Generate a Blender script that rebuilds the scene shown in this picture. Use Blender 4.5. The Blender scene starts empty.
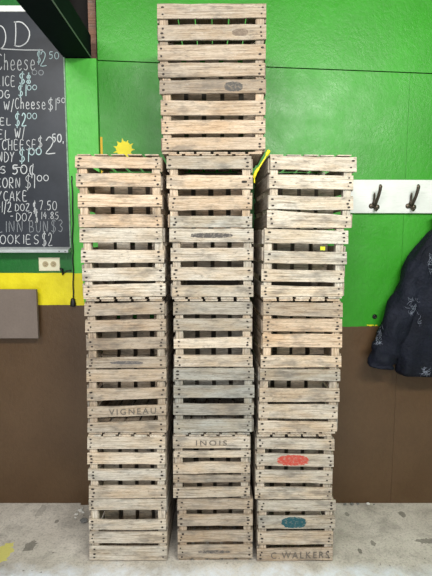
import bpy, math, random
from mathutils import Vector, Matrix
from mathutils.bvhtree import BVHTree
from mathutils.noise import noise as pnoise
scn = bpy.context.scene
COL = scn.collection
random.seed(11)

# ------------------------------------------------------------------ camera
F = 433.0
CAM = Vector((0, -1.96, 1.553))
PITCH = math.radians(6.1)
FWD = Vector((0, math.cos(PITCH), -math.sin(PITCH)))
UP = Vector((0, math.sin(PITCH), math.cos(PITCH)))
WALL = 0.477
cd = bpy.data.cameras.new('camera')
cam = bpy.data.objects.new('camera', cd); COL.objects.link(cam)
cam.location = CAM
cam.rotation_euler = (math.radians(90) - PITCH, 0, 0)
cd.sensor_fit = 'VERTICAL'; cd.sensor_height = 36; cd.sensor_width = 27
cd.lens = F / 576 * 36
cd.clip_start = 0.02
scn.camera = cam

def P(px, py, Y=0.0):
    "where the sight line through a photo point meets the vertical plane y = Y"
    d = FWD + Vector(((px - 216) / F, 0, 0)) - UP * ((py - 288) / F)
    return CAM + d * ((Y - CAM.y) / d.y)

def PF(px, py, z=0.0):
    d = FWD + Vector(((px - 216) / F, 0, 0)) - UP * ((py - 288) / F)
    return CAM + d * ((z - CAM.z) / d.z)

# ------------------------------------------------------------------ mesh builder
class MB:
    def __init__(s):
        s.v = []; s.f = []; s.g = []; s.t = []; s.m = []
    def vert(s, co, g=(0, 0, 0), t=(1, 1, 1)):
        s.v.append(tuple(co)); s.g.append(tuple(g)); s.t.append(tuple(t)); return len(s.v) - 1
    def face(s, ids, m=0):
        s.f.append(tuple(ids)); s.m.append(m)
    def build(s, name, mats, parent=None, loc=(0, 0, 0), smooth=False):
        me = bpy.data.meshes.new(name)
        L = Vector(loc)
        me.from_pydata([tuple(Vector(c) - L) for c in s.v], [], s.f)
        for m in (mats if isinstance(mats, (list, tuple)) else [mats]): me.materials.append(m)
        for i, p in enumerate(me.polygons):
            p.material_index = s.m[i]; p.use_smooth = smooth
        a = me.attributes.new('gc', 'FLOAT_VECTOR', 'POINT')
        for i, g in enumerate(s.g): a.data[i].vector = g
        a = me.attributes.new('tint', 'FLOAT_COLOR', 'POINT')
        for i, t in enumerate(s.t): a.data[i].color = (*t, 1)
        me.validate(); me.update()
        o = bpy.data.objects.new(name, me); COL.objects.link(o)
        if parent is not None: o.parent = parent
        else: o.location = L
        return o
    # a plank: A,B,C,D = corners of one broad face (left top, right top, right bottom, left bottom), th = thickness vector
    def board(s, A, B, C, D, th, tint=(1, 1, 1), n=12, wob=0.0012, bow=0.0, mi=0, cham=0.0016, dip=0.0):
        A, B, C, D, th = map(Vector, (A, B, C, D, th))
        seed = random.uniform(0, 100)
        L = ((B - A).length + (C - D).length) / 2
        rows = []
        for i in range(n + 1):
            u = i / n
            top = A.lerp(B, u); bot = D.lerp(C, u)
            up = (top - bot)
            w = up.length
            if w < 1e-6: w = 1e-6
            up = up / w
            arc = 4 * u * (1 - u)
            top = top + up * (pnoise(Vector((u * 5, seed, 0))) * wob * 2 + bow * arc)
            bot = bot + up * (pnoise(Vector((u * 5, seed, 7))) * wob * 2 + dip * arc)
            off = -th.normalized() * pnoise(Vector((u * 2.3, seed, 3))) * wob * 1.2 if wob else Vector((0, 0, 0))
            if i in (0, n): off = off * 0.3
            tn = th.normalized()
            ring = [top - up * cham + off, top + tn * cham + off, top + th + off, bot + th + off, bot + tn * cham + off, bot + up * cham + off]
            vs = [w, w, w + .02, -.02, 0, 0]
            rows.append([s.vert(c, (u * L, vv, seed), tint) for c, vv in zip(ring, vs)])
        for i in range(n):
            a, b = rows[i], rows[i + 1]
            for k in range(6):
                k2 = (k + 1) % 6
                s.face((a[k], a[k2], b[k2], b[k]), mi)
        s.face(rows[0][::-1], mi); s.face(rows[-1], mi)
        return seed
    def box(s, lo, hi, tint=(1, 1, 1), mi=0):
        (x0, y0, z0), (x1, y1, z1) = lo, hi
        ids = [s.vert((x, y, z), (x, z, y), tint) for x in (x0, x1) for y in (y0, y1) for z in (z0, z1)]
        for q in ((0, 1, 3, 2), (4, 6, 7, 5), (0, 4, 5, 1), (2, 3, 7, 6), (0, 2, 6, 4), (1, 5, 7, 3)):
            s.face([ids[i] for i in q], mi)
    def disc(s, c, r, depth=.0008, n=8, mi=1, nrm=Vector((0, -1, 0)), sx=1.0, sz=1.0):
        c = Vector(c)
        a = [s.vert(c + Vector((math.cos(2 * math.pi * i / n) * r * sx, 0, math.sin(2 * math.pi * i / n) * r * sz))) for i in range(n)]
        b = [s.vert(Vector(s.v[i]) + nrm * depth) for i in a]
        for i in range(n): s.face((a[i], a[(i + 1) % n], b[(i + 1) % n], b[i]), mi)
        s.face(b, mi)
    def tube(s, pts, rad, n=8, mi=0, tint=(1, 1, 1), flat=None, closed_ends=True):
        pts = [Vector(p) for p in pts]
        rr = rad if isinstance(rad, (list, tuple)) else [rad] * len(pts)
        rings = []
        ref = Vector((0, 0, 1))
        for i, p in enumerate(pts):
            t = (pts[min(i + 1, len(pts) - 1)] - pts[max(i - 1, 0)]).normalized()
            r0 = ref if abs(t.dot(ref)) < .95 else Vector((0, 1, 0))
            a = t.cross(r0).normalized(); b = t.cross(a).normalized()
            rings.append([s.vert(p + (a * math.cos(2 * math.pi * k / n) + b * math.sin(2 * math.pi * k / n)) * rr[i], (k / n, i * .01, 0), tint) for k in range(n)])
        for i in range(len(pts) - 1):
            for k in range(n):
                s.face((rings[i][k], rings[i][(k + 1) % n], rings[i + 1][(k + 1) % n], rings[i + 1][k]), mi)
        if closed_ends:
            s.face(rings[0][::-1], mi); s.face(rings[-1], mi)
    def loft(s, rings, mi=0, cap=True, tint=(1, 1, 1)):
        R = [[s.vert(c, (j / len(r), i * .02, 0), tint) for j, c in enumerate(r)] for i, r in enumerate(rings)]
        n = len(R[0])
        for i in range(len(R) - 1):
            for k in range(n):
                s.face((R[i][k], R[i][(k + 1) % n], R[i + 1][(k + 1) % n], R[i + 1][k]), mi)
        if cap: s.face(R[0][::-1], mi); s.face(R[-1], mi)
    def ribbon(s, pts, w, y, mi=0):
        "flat stroke in the xz plane at depth y"
        pts = [Vector((p[0], 0, p[1])) for p in pts]
        prev = None
        for i, p in enumerate(pts):
            t = pts[min(i + 1, len(pts) - 1)] - pts[max(i - 1, 0)]
            if t.length < 1e-7: t = Vector((1, 0, 0))
            t.normalize(); nrm = Vector((-t.z, 0, t.x)) * w / 2
            a = s.vert((p.x + nrm.x, y, p.z + nrm.z), (p.x, p.z, 0)); b = s.vert((p.x - nrm.x, y, p.z - nrm.z), (p.x, p.z, 0))
            if prev: s.face((prev[0], prev[1], b, a), mi)
            prev = (a, b)

def tag(o, label=None, cat=None, group=None, kind=None):
    if label: o['label'] = label
    if cat: o['category'] = cat
    if group: o['group'] = group
    if kind: o['kind'] = kind
    return o
def empty(name, loc):
    o = bpy.data.objects.new(name, None); COL.objects.link(o); o.location = loc; o.empty_display_size = .05
    return o

# ------------------------------------------------------------------ materials
def newmat(name):
    m = bpy.data.materials.new(name); m.use_nodes = True
    nt = m.node_tree; nt.nodes.clear()
    out = nt.nodes.new('ShaderNodeOutputMaterial'); b = nt.nodes.new('ShaderNodeBsdfPrincipled')
    nt.links.new(b.outputs[0], out.inputs[0])
    return m, nt, b
class N:
    "tiny node helper"
    def __init__(s, nt): s.nt = nt
    def _in(s, node, i, v):
        if v is None: return
        if hasattr(v, 'is_output'): s.nt.links.new(v, node.inputs[i])
        else: node.inputs[i].default_value = v
    def math(s, op, a, b=None, clamp=False):
        n = s.nt.nodes.new('ShaderNodeMath'); n.operation = op; n.use_clamp = clamp
        s._in(n, 0, a); s._in(n, 1, b); return n.outputs[0]
    def vmul(s, a, b):
        n = s.nt.nodes.new('ShaderNodeVectorMath'); n.operation = 'MULTIPLY'; s._in(n, 0, a); s._in(n, 1, b); return n.outputs[0]
    def noise(s, vec, scale=1, detail=4, rough=.55):
        n = s.nt.nodes.new('ShaderNodeTexNoise'); s._in(n, 'Vector', vec)
        n.inputs['Scale'].default_value = scale; n.inputs['Detail'].default_value = detail; n.inputs['Roughness'].default_value = rough
        return n.outputs['Fac']
    def voro(s, vec, scale=1):
        n = s.nt.nodes.new('ShaderNodeTexVoronoi'); s._in(n, 'Vector', vec); n.inputs['Scale'].default_value = scale
        return n.outputs['Distance']
    def ramp(s, fac, stops):
        n = s.nt.nodes.new('ShaderNodeValToRGB'); s._in(n, 0, fac)
        e = n.color_ramp.elements
        while len(e) > 1: e.remove(e[-1])
        e[0].position = stops[0][0]; e[0].color = col4(stops[0][1])
        for p, c in stops[1:]:
            x = e.new(p); x.color = col4(c)
        return n.outputs[0]
    def mix(s, f, a, b, mode='MIX'):
        n = s.nt.nodes.new('ShaderNodeMix'); n.data_type = 'RGBA'; n.blend_type = mode
        s._in(n, 0, f); s._in(n, 6, col4(a) if not hasattr(a, 'is_output') else a); s._in(n, 7, col4(b) if not hasattr(b, 'is_output') else b)
        return n.outputs[2]
    def attr(s, name):
        n = s.nt.nodes.new('ShaderNodeAttribute'); n.attribute_name = name; return n
    def geo(s): return s.nt.nodes.new('ShaderNodeTexCoord').outputs['Object']
    def sep(s, v):
        n = s.nt.nodes.new('ShaderNodeSeparateXYZ'); s._in(n, 0, v); return n.outputs
    def bump(s, h, strength=.3, dist=.002):
        n = s.nt.nodes.new('ShaderNodeBump'); s._in(n, 'Height', h); n.inputs['Strength'].default_value = strength; n.inputs['Distance'].default_value = dist
        return n.outputs[0]
def col4(c):
    if isinstance(c, (int, float)): return (c, c, c, 1)
    return (*c, 1) if len(c) == 3 else tuple(c)
def sr(r, g, b):
    f = lambda x: ((x / 255 + .055) / 1.055) ** 2.4 if x > 10 else x / 255 / 12.92
    return (f(r), f(g), f(b))

def plain(name, c, rough=.6, metal=0, spec=.5, nscale=0, namt=.1):
    m, nt, b = newmat(name); h = N(nt)
    if nscale:
        f = h.noise(h.geo(), nscale, 5)
        cc = h.ramp(f, [(.3, tuple(x * (1 - namt) for x in c)), (.7, tuple(min(1, x * (1 + namt)) for x in c))])
        nt.links.new(cc, b.inputs['Base Color'])
    else: b.inputs['Base Color'].default_value = col4(c)
    b.inputs['Roughness'].default_value = rough; b.inputs['Metallic'].default_value = metal
    b.inputs['Specular IOR Level'].default_value = spec
    return m

def wood_mat(name, patch=None):
    m, nt, b = newmat(name); h = N(nt)
    gc = h.attr('gc').outputs['Vector']; tint = h.attr('tint').outputs['Color']
    grain = h.noise(h.vmul(gc, (7, 190, 3.1)), 1, 6, .65)
    fine = h.noise(h.vmul(gc, (60, 420, 3.1)), 1, 3, .6)
    blot = h.noise(h.vmul(gc, (9, 22, 5.3)), 1, 5, .6)
    spot = h.noise(h.vmul(gc, (26, 60, 1.7)), 1, 6, .75)
    c = h.ramp(grain, [(.30, (.36, .31, .26)), (.42, (.76, .71, .65)), (.54, (.97, .94, .90)), (.7, (1.12, 1.10, 1.07))])
    c = h.mix(.9, c, tint, 'MULTIPLY')
    warmn = h.ramp(h.noise(h.vmul(gc, (5, 14, 2.3)), 1, 4, .6), [(.42, (1, 1, 1)), (.66, (.92, .76, .58))])
    c = h.mix(.55, c, warmn, 'MULTIPLY')
    f2 = h.ramp(fine, [(.36, .35), (.52, 1)])
    c = h.mix(.38, c, f2, 'MULTIPLY')
    dk = h.ramp(blot, [(.50, 0), (.68, 1)])
    c = h.mix(h.math('MULTIPLY', dk, .55), c, (.10, .095, .09))
    sp = h.ramp(spot, [(.57, 0), (.66, 1)])
    c = h.mix(h.math('MULTIPLY', sp, .55), c, (.13, .11, .095))
    lt = h.ramp(spot, [(.28, 1), (.40, 0)])
    c = h.mix(h.math('MULTIPLY', lt, .35), c, (.66, .64, .60))
    if patch:
        # patch: centre (along, across), half sizes, colour — worn paint brushed onto the slat carrying gc seed -1
        cx, cz, hx, hz, pc, cover = patch
        g = h.sep(h.geo())
        wob = h.math('MULTIPLY', h.math('SUBTRACT', h.noise(h.geo(), 75, 5, .7), .5), 1.7)
        dx = h.math('DIVIDE', h.math('SUBTRACT', g[0], cx), hx); dz = h.math('DIVIDE', h.math('SUBTRACT', g[2], cz), hz)
        r = h.math('ADD', h.math('POWER', h.math('ABSOLUTE', dx), 2.6), h.math('POWER', h.math('ABSOLUTE', dz), 2.6))
        mk = h.math('LESS_THAN', h.math('ADD', r, wob), 1.0)
        wear = h.ramp(h.noise(h.vmul(h.geo(), (70, 70, 90)), 1, 5, .7), [(cover - .06, 1), (cover + .10, .5)])
        c = h.mix(h.math('MULTIPLY', mk, wear), c, pc)
    nt.links.new(c, b.inputs['Base Color'])
    b.inputs['Roughness'].default_value = .85; b.inputs['Specular IOR Level'].default_value = .25
    nt.links.new(h.bump(h.math('ADD', grain, h.math('MULTIPLY', fine, .5)), .6, .0015), b.inputs['Normal'])
    return m
WOOD = wood_mat('weathered_wood')
NAIL = plain('rusty_nail', (.035, .026, .022), .7, .3)
INK = plain('stencil_ink', (.075, .06, .05), .9)
INK_FADED = plain('faded_ink', (.15, .13, .11), .9)

# ------------------------------------------------------------------ crates
LV = [.3230 * k for k in range(9)]
def zoomtab(ox, oy, sc, rows):
    "rows: xL, xR, yLeftTop, yLeftBottom[, yRightTop, yRightBottom] read off an enlarged view"
    out = []
    for r in rows:
        xl, xr, a, b_ = r[:4]
        c, d = (r[4], r[5]) if len(r) > 4 else (a, b_)
        ex = lambda v: 216 + (ox + v / sc - 216) * 1.008
        out.append((ex(xl), ex(xr), oy + a / sc, oy + b_ / sc, oy + c / sc, oy + d / sc))
    return out
A1 = zoomtab(70, 145, 3.6, [(22, 328, 33, 82, 45, 85), (25, 328, 102, 150), (32, 333, 174, 222, 180, 222), (38, 332, 250, 296),
                            (38, 332, 300, 350, 297, 350), (43, 340, 378, 425), (48, 343, 445, 490, 440, 490), (52, 345, 505, 550, 498, 545)])
A2 = zoomtab(75, 290, 3.84, [(40, 345, 53, 100, 42, 92), (43, 350, 118, 163, 112, 157), (48, 352, 188, 232, 180, 224), (48, 350, 262, 303, 256, 301),
                             (48, 352, 308, 353, 304, 350), (50, 352, 380, 427, 375, 415), (52, 352, 450, 493, 441, 481), (52, 352, 512, 560, 502, 552)])
A3 = zoomtab(80, 425, 3.84, [(32, 328, 42, 92), (32, 328, 108, 152), (35, 330, 170, 213), (38, 332, 235, 283, 233, 280),
                             (38, 333, 286, 326), (38, 332, 362, 402), (40, 335, 412, 455), (40, 335, 467, 521)])
B1 = zoomtab(160, 145, 3.6, [(25, 328, 40, 85), (25, 333, 108, 157), (33, 330, 185, 235, 183, 232), (38, 330, 255, 297),
                             (35, 335, 301, 350), (40, 333, 372, 418, 370, 416), (42, 333, 440, 487), (45, 335, 505, 552)])
B2 = zoomtab(165, 290, 3.84, [(33, 332, 47, 95), (35, 332, 110, 156), (35, 332, 188, 225, 178, 222), (38, 335, 250, 295),
                              (35, 340, 299, 347), (35, 342, 367, 415), (33, 340, 437, 480), (35, 332, 499, 549, 495, 545)])
B3 = zoomtab(165, 425, 3.842, [(33, 325, 45, 90), (35, 328, 103, 126, 100, 124), (33, 325, 150, 188, 148, 184), (33, 325, 194, 222, 194, 219), (33, 325, 243, 282, 238, 275),
                               (50, 335, 286, 326, 284, 323), (50, 335, 347, 390, 345, 388), (50, 335, 410, 452, 406, 448), (50, 335, 464, 515, 460, 512)])
C1 = zoomtab(250, 145, 3.6, [(72, 380, 35, 86, 43, 97), (68, 368, 106, 156, 110, 161), (65, 368, 180, 230, 188, 234), (60, 360, 234, 298, 254, 305),
                             (52, 350, 303, 352, 309, 357), (50, 345, 380, 425, 385, 430), (40, 335, 447, 491, 452, 495), (38, 330, 505, 549, 511, 555)])
C2 = zoomtab(250, 290, 3.84, [(50, 352, 46, 96, 50, 105), (48, 350, 112, 159, 112, 161), (47, 350, 171, 220, 171, 220), (40, 347, 252, 299, 254, 300),
                              (37, 343, 303, 348, 306, 350), (35, 340, 378, 430, 378, 430), (32, 333, 440, 492, 442, 496), (30, 330, 504, 551, 508, 556)])
C3 = zoomtab(245, 425, 3.84, [(45, 340, 50, 90, 56, 98), (43, 337, 110, 156, 116, 162), (40, 332, 174, 222, 178, 226), (37, 330, 240, 285, 243, 287),
                              (50, 345, 292, 332, 290, 331), (50, 343, 350, 398, 350, 398), (48, 335, 412, 460, 410, 458), (45, 333, 478, 525, 472, 521)])
T = zoomtab(150, 0, 3.323, [(25, 385, 12, 62, 8, 58), (28, 385, 83, 135, 80, 130), (27, 383, 150, 200, 146, 196), (28, 380, 210, 262, 208, 252),
                            (33, 382, 267, 312, 262, 308), (37, 382, 334, 382, 334, 382), (40, 382, 400, 445, 398, 443), (42, 382, 458, 500, 455, 497)])
WARM = (.66, .53, .40); BEIGE = (.54, .48, .405); GREY = (.45, .42, .365); COOL = (.33, .33, .305); PALE = (.66, .60, .515); TAN = (.44, .365, .285)
def jitter(t, a=.14):
    k = 1 + random.uniform(-a, a); w = random.uniform(-.045, .045)
    return (t[0] * k * (1 + w), t[1] * k, t[2] * k * (1 - w))

def make_crate(slats, level, label, tint, long_side=False, mat=None, slat_tints=None, bows=None, rail=True, yaw=0.0):
    z0, z1 = LV[level], (LV[level + 1] - .0004 if level < 7 else P(160, 3, 0).z)
    inv = level % 2 == 1                       # turned over: boards of its bottom on top, rims meet
    depth = .375 if long_side else .455
    psi = math.radians(yaw); X0 = P(slats[0][0], slats[0][2]).x; ddir = Vector((math.cos(psi), math.sin(psi), 0)); nn = Vector((-ddir.y, ddir.x, 0))
    def PL(px, py):   # point on the crate's own front plane, in the crate's unturned frame
        d = FWD + Vector(((px - 216) / F, 0, 0)) - UP * ((py - 288) / F)
        t = (Vector((X0, 0, 0)) - CAM).dot(nn) / d.dot(nn)
        w = CAM + d * t
        return Vector((X0 + (w - Vector((X0, 0, 0))).dot(ddir), 0, w.z))
    q = [(PL(s[0], s[2]), PL(s[1], s[4]), PL(s[1], s[5]), PL(s[0], s[3])) for s in slats]
    xl = sum(a[0].x for a in q) / len(q); xr = sum(a[1].x for a in q) / len(q)
    xl = max(xl, (q[0][0].x + q[0][3].x) / 2 - .01); cx = (xl + xr) / 2
    root = empty('wooden_crate', (cx, depth / 2, z0))
    tag(root, label, 'crate', 'weathered wooden slat crates in the stacks')
    inside = z0 + (0.0 if inv else (.0006 if level == 0 else .010)); insidet = z1 - ((.006 if level == 5 else .010 if level != 7 else .0006) if inv else 0.0)
    mt = mat or WOOD
    # front panel: the horizontal slats facing the camera, nailed to the corner posts
    mb = MB(); quads = []
    for i, (a, b_, c, d) in enumerate(q):
        t = jitter(slat_tints[i] if slat_tints and slat_tints[i] else tint)
        pts = []
        for p in (a, b_, c, d):
            pts.append(Vector((p.x, 0, min(max(p.z, inside + .0005), insidet - .0005))))
        bow, dip = (bows or {}).get(i, (random.uniform(-.0015, .0015), random.uniform(-.0015, .0015)))
        if i == 0: bow = min(bow, 0) if insidet - pts[0].z < .004 else bow
        if i == len(q) - 1: dip = max(dip, 0)
        mb.board(*pts, (0, .009, 0), t, n=14, bow=bow, dip=dip)
        quads.append(pts)
        hgt = pts[0].z - pts[3].z
        for side in (0, 1):
            top, bot = (pts[0], pts[3]) if side == 0 else (pts[1], pts[2])
            sgn = 1 if side == 0 else -1
            for fz in ((.28, .74) if hgt < .045 or random.random() < .35 else (.2, .5, .8)):
                x = (top.x + bot.x) / 2 + sgn * random.uniform(.013, .026)
                mb.disc((x, -.0009, bot.z + (top.z - bot.z) * fz + random.uniform(-.003, .003)), random.uniform(.0030, .0044), .001, sx=random.uniform(1, 2.0))
    front = mb.build('front_panel', [mt, NAIL], root, (cx, depth / 2, z0))
    # corner posts
    inside = max(inside, z0 + (0 if inv else .010)); insidet = min(insidet, z1 - (.010 if inv else 0))
    for sx in (-1, 1):
        for y0 in (.0105, depth - .0105 - .03):
            xo = cx + sx * ((xr - xl) / 2 - .0065); xi = xo - sx * .036
            mb = MB(); lo, hi = min(xo, xi), max(xo, xi); zb, zt = inside + .001, insidet - .001
            mb.board((lo, y0, zb), (lo, y0, zt), (hi, y0, zt), (hi, y0, zb), (0, .03, 0), jitter(tint, .05), n=4, wob=.0005)
            mb.build('corner_post', mt, root, (cx, depth / 2, z0))
    # side panels: four slats running front to back, shade between columns put into their tint
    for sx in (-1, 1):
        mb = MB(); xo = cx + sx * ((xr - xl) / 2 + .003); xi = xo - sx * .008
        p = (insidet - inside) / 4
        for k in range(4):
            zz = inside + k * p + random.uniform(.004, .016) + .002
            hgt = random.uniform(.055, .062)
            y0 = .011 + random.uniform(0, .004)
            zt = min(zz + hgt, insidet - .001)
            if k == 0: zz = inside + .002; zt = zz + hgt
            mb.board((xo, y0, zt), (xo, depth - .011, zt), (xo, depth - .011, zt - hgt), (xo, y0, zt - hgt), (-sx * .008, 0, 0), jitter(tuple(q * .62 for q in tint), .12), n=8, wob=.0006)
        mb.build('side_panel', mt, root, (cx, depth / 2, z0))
    # inner panel: upright boards standing from the rim, part way back
    mb = MB(); n = 5 if long_side else 4; yd = depth * .52
    W = (xr - xl) - .018; pitch = (W - .006) / 4 if not long_side else W / 5
    x0 = cx - pitch * n / 2
    for k in range(n):
        gp = .022; xa = x0 + k * pitch + gp / 2 + random.uniform(-.003, .003); xb = x0 + (k + 1) * pitch - gp / 2 + random.uniform(-.003, .003)
        if k == 0: xa = x0
        if k == n - 1: xb = x0 + n * pitch
        ln = (.222 if level > 1 else .300) + random.uniform(-.012, .004)
        if inv: zb, zt = z0 + .001, z0 + ln
        else: zb, zt = z1 - ln, z1 - .001
        mb.board((xa, yd, zt), (xb, yd, zt + random.uniform(-.006, .0)), (xb, yd, zb), (xa, yd, zb), (0, .009, 0), jitter(tuple(q * 1.35 for q in tint), .15), n=4, wob=.0008)
    mb.build('inner_panel', mt, root, (cx, depth / 2, z0))
    # back panel: wide boards with hairline gaps, dark colour stands in for shade inside
    mb = MB(); p = (insidet - inside) / 4
    for k in range(4):
        if not rail and k == 2: continue
        za = inside + k * p + .001; zb = za + p - .003
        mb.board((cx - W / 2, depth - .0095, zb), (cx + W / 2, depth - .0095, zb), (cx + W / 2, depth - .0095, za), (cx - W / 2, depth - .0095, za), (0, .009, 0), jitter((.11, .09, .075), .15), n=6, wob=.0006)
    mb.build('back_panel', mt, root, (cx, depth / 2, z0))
    # bottom: boards running front to back, their ends show between two crates
    mb = MB(); nb = 6 if long_side else 5
    bth = .0045 if level == 5 else .008; zb = z1 - bth - .0015 if inv else z0
    W = (xr - xl) - .002; pitch = W / nb
    for k in range(nb):
        xa = cx - W / 2 + k * pitch + random.uniform(.001, .004); xb = xa + pitch - (random.uniform(.011, .017) if level != 7 else .0045)
        y0 = random.uniform(.0005, .004) + (.0105 if level in (0, 7) else 0); dz = random.uniform(0, .0014)
        mb.board((xa, y0, zb + dz), (xa, depth - .002, zb + dz), (xb, depth - .002, zb + dz), (xb, y0, zb + dz), (0, 0, bth), jitter(tint, .12), n=5, wob=.0003)
    mb.build('bottom_panel', mt, root, (cx, depth / 2, z0))
    if yaw:
        root.rotation_euler.z = psi
        root.location = Vector((X0, 0, z0)) + ddir * (cx - X0) + nn * (depth / 2)
    return root, front, quads, (cx, depth / 2, z0)

CR = {}
def tint_list(*a): return list(a)
spec = [
 ('A6', A1[:4], 5, 'top crate of the left column, pale warm slats against the green wall beside the chalkboard', WARM, {}),
 ('A5', A1[4:], 4, 'second crate down in the left column, level with the electrical outlet', PALE, {}),
 ('A4', A2[:4], 3, 'third crate down in the left column, brown boards with dark scuff on lowest slat', TAN, {'rail': False}),
 ('A3', A2[4:], 2, 'left column crate with faded stencilled letters VIGNEAU on its third slat', TAN, {}),
 ('A2', A3[:4], 1, 'second crate up from the floor in the left column, with pale unmarked slats', PALE, {}),
 ('A1', A3[4:], 0, 'bottom left crate on the concrete, with wide dark gap under its top slat', PALE, {'bows': {1: (-.006, -.002)}}),
 ('B6', B1[:4], 5, 'middle column crate directly under the wider turned crates, yellow tie at its upper right corner', WARM, {'slat_tints': [GREY, WARM, None, GREY]}),
 ('B5', B1[4:], 4, 'middle column crate with a long dark smear across its top slat', BEIGE, {'slat_tints': [PALE, None, None, GREY]}),
 ('B4', B2[:4], 3, 'middle column crate directly below the smeared one, pale grey slats, third slat tapered', BEIGE, {'slat_tints': [GREY, GREY, PALE, None]}),
 ('B3', B2[4:], 2, 'middle column crate with the darkest bluish grey slats of all', COOL, {}),
 ('B2', B3[:5], 1, 'middle column crate with five narrow uneven slats and stencilled letters on the top one', BEIGE, {'bows': {2: (.009, .0)}, 'slat_tints': [None, PALE, None, TAN, None]}),
 ('B1', B3[5:], 0, 'bottom crate of the middle column, plain slats, lowest one darkly scuffed', TAN, {}),
 ('C6', C1[:4], 5, 'top crate of the right column beside the coat hook rail', PALE, {'yaw': 2.9}),
 ('C5', C1[4:], 4, 'second crate down in the right column, with a yellow scrap in its upper gap', PALE, {'yaw': 2.5}),
 ('C4', C2[:4], 3, 'third crate down in the right column, with pinkish warm second slat', WARM, {'slat_tints': [TAN, WARM, None, None], 'yaw': 2.0}),
 ('C3', C2[4:], 2, 'fourth crate down in the right column, faint worn lettering on its lower slats', BEIGE, {'slat_tints': [GREY, None, None, None], 'yaw': 1.5}),
 ('C2', C3[:4], 1, 'right column crate with a worn red paint patch on one slat', BEIGE, {}),
 ('C1', C3[4:], 0, 'bottom right crate with a teal paint patch and stencilled C WALKERS', BEIGE, {'slat_tints': [GREY, GREY, None, TAN]}),
 ('T2', T[:4], 7, 'topmost crate of all, turned long side forward, cut by the top of the photo', tuple(q * .84 for q in TAN), {'long_side': True, 'rail': False}),
 ('T1', T[4:], 6, 'long side forward crate just below the topmost one, resting on the middle column', tuple(q * .80 for q in WARM), {'long_side': True, 'slat_tints': [tuple(q * .78 for q in TAN), None, None, None]}),
]
def patch_mat(name, q, fx, hw, hh, c, cover, origin):
    a, b_, cc, d = q
    ctr = (a + b_ + cc + d) / 4
    x = a.x + (b_.x - a.x) * fx
    return wood_mat(name, (x - origin[0], ctr.z - origin[2], hw, hh, c, cover))
for key, sl, lv, lab, tn, kw in spec:
    kw = dict(kw)
    CR[key] = make_crate(sl, lv, lab, tn, **kw)
def paint(key, i, fx, hw, hh, c, cover, name):
    root, front, quads, org = CR[key]
    front.data.materials[0] = patch_mat(name, quads[i], fx, hw, hh, c, cover, org)
paint('C2', 1, .475, .074, .026, sr(188, 78, 66), .55, 'wood_red_patch')
paint('C1', 1, .465, .060, .028, sr(40, 84, 92), .58, 'wood_teal_patch')
paint('B5', 0, .50, .095, .011, (.10, .09, .085), .56, 'wood_dark_smear')
paint('A4', 3, .50, .075, .008, (.12, .11, .11), .52, 'wood_dark_scuff')
paint('B1', 3, .48, .080, .009, (.11, .10, .095), .50, 'wood_low_scuff')
paint('T1', 0, .70, .040, .020, (.09, .085, .08), .52, 'wood_knot_stain')
paint('T2', 1, .76, .034, .015, (.17, .13, .10), .52, 'wood_knot')
paint('B6', 1, .90, .012, .006, (.04, .035, .03), .7, 'wood_notch')

def stencil(text, key, i, px0, px1, hfrac, mat, dz=0.0, drop=()):
    "stencilled capitals lying on a slat"
    root, front, quads, org = CR[key]
    a, b_, c, d = quads[i]
    s0 = [s for s in spec if s[0] == key][0]
    x0 = P(px0, s0[1][i][2]).x; x1 = P(px1, s0[1][i][2]).x
    cu = bpy.data.curves.new('t', 'FONT'); cu.body = text; cu.size = 1; cu.offset = .004; cu.space_character = 1.35; cu.resolution_u = 3
    tmp = bpy.data.objects.new('t', cu); COL.objects.link(tmp)
    dg = bpy.context.evaluated_depsgraph_get(); me = bpy.data.meshes.new_from_object(tmp.evaluated_get(dg))
    bpy.data.objects.remove(tmp)
    xs = [v.co.x for v in me.vertices]; ys = [v.co.y for v in me.vertices]
    wx, wy = max(xs) - min(xs), max(ys) - min(ys)
    hz = ((a.z - d.z) + (b_.z - c.z)) / 2 * hfrac
    for v in me.vertices:
        u = (v.co.x - min(xs)) / wx; w = (v.co.y - min(ys)) / wy
        X = x0 + (x1 - x0) * u
        f = (X - a.x) / (b_.x - a.x)
        zc = (a.z + d.z) / 2 * (1 - f) + (b_.z + c.z) / 2 * f
        v.co = Vector((X - org[0], -.0028 - org[1], zc + dz + (w - .5) * hz - org[2]))
    me.materials.clear(); me.materials.append(mat)
    o = bpy.data.objects.new('stencilled_lettering', me); COL.objects.link(o); o.parent = front
    o['label'] = 'faded dark stencilled lettering'
    return o
stencil('VIGNEAU', 'A3', 2, 109, 156, .55, INK_FADED)
stencil('INOIS', 'B2', 0, 196, 227, .45, INK_FADED)
stencil('C.WALKERS', 'C1', 3, 271, 329, .52, INK_FADED)

# ------------------------------------------------------------------ yellow tie and scraps
YEL = plain('yellow_plastic', sr(240, 220, 30), .45, nscale=40, namt=.15)
mb = MB()
pts = []
ctrl = [P(269, 150.5, -.004), P(265, 158, -.006), P(260, 166, -.008), P(256, 172, -.008), P(254.2, 177, -.006), P(254.5, 183, -.004)]
for i in range(len(ctrl) - 1):
    for k in range(4): pts.append(ctrl[i].lerp(ctrl[i + 1], k / 4))
pts.append(ctrl[-1])
rr = [.008 if i < 3 else .0035 if i < 10 else .007 if i < 17 else .003 for i in range(len(pts))]
mb.tube(pts, rr, 7)
t = mb.build('plastic_tie', YEL, None, tuple(P(262, 165, 0)), smooth=True)
tag(t, 'bright yellow plastic tie strung diagonally between the middle and right crate columns', 'tie')
root, front, quads, org = CR['C5']
mb = MB(); c = P(324, 247, .0); zz = quads[1][0].z + .0005
mb.board((c.x - .011, .024, zz + .018), (c.x + .012, .025, zz + .016), (c.x + .011, .024, zz - .0), (c.x - .010, .024, zz - .0), (0, .0012, 0), n=4, cham=.0003)
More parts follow.
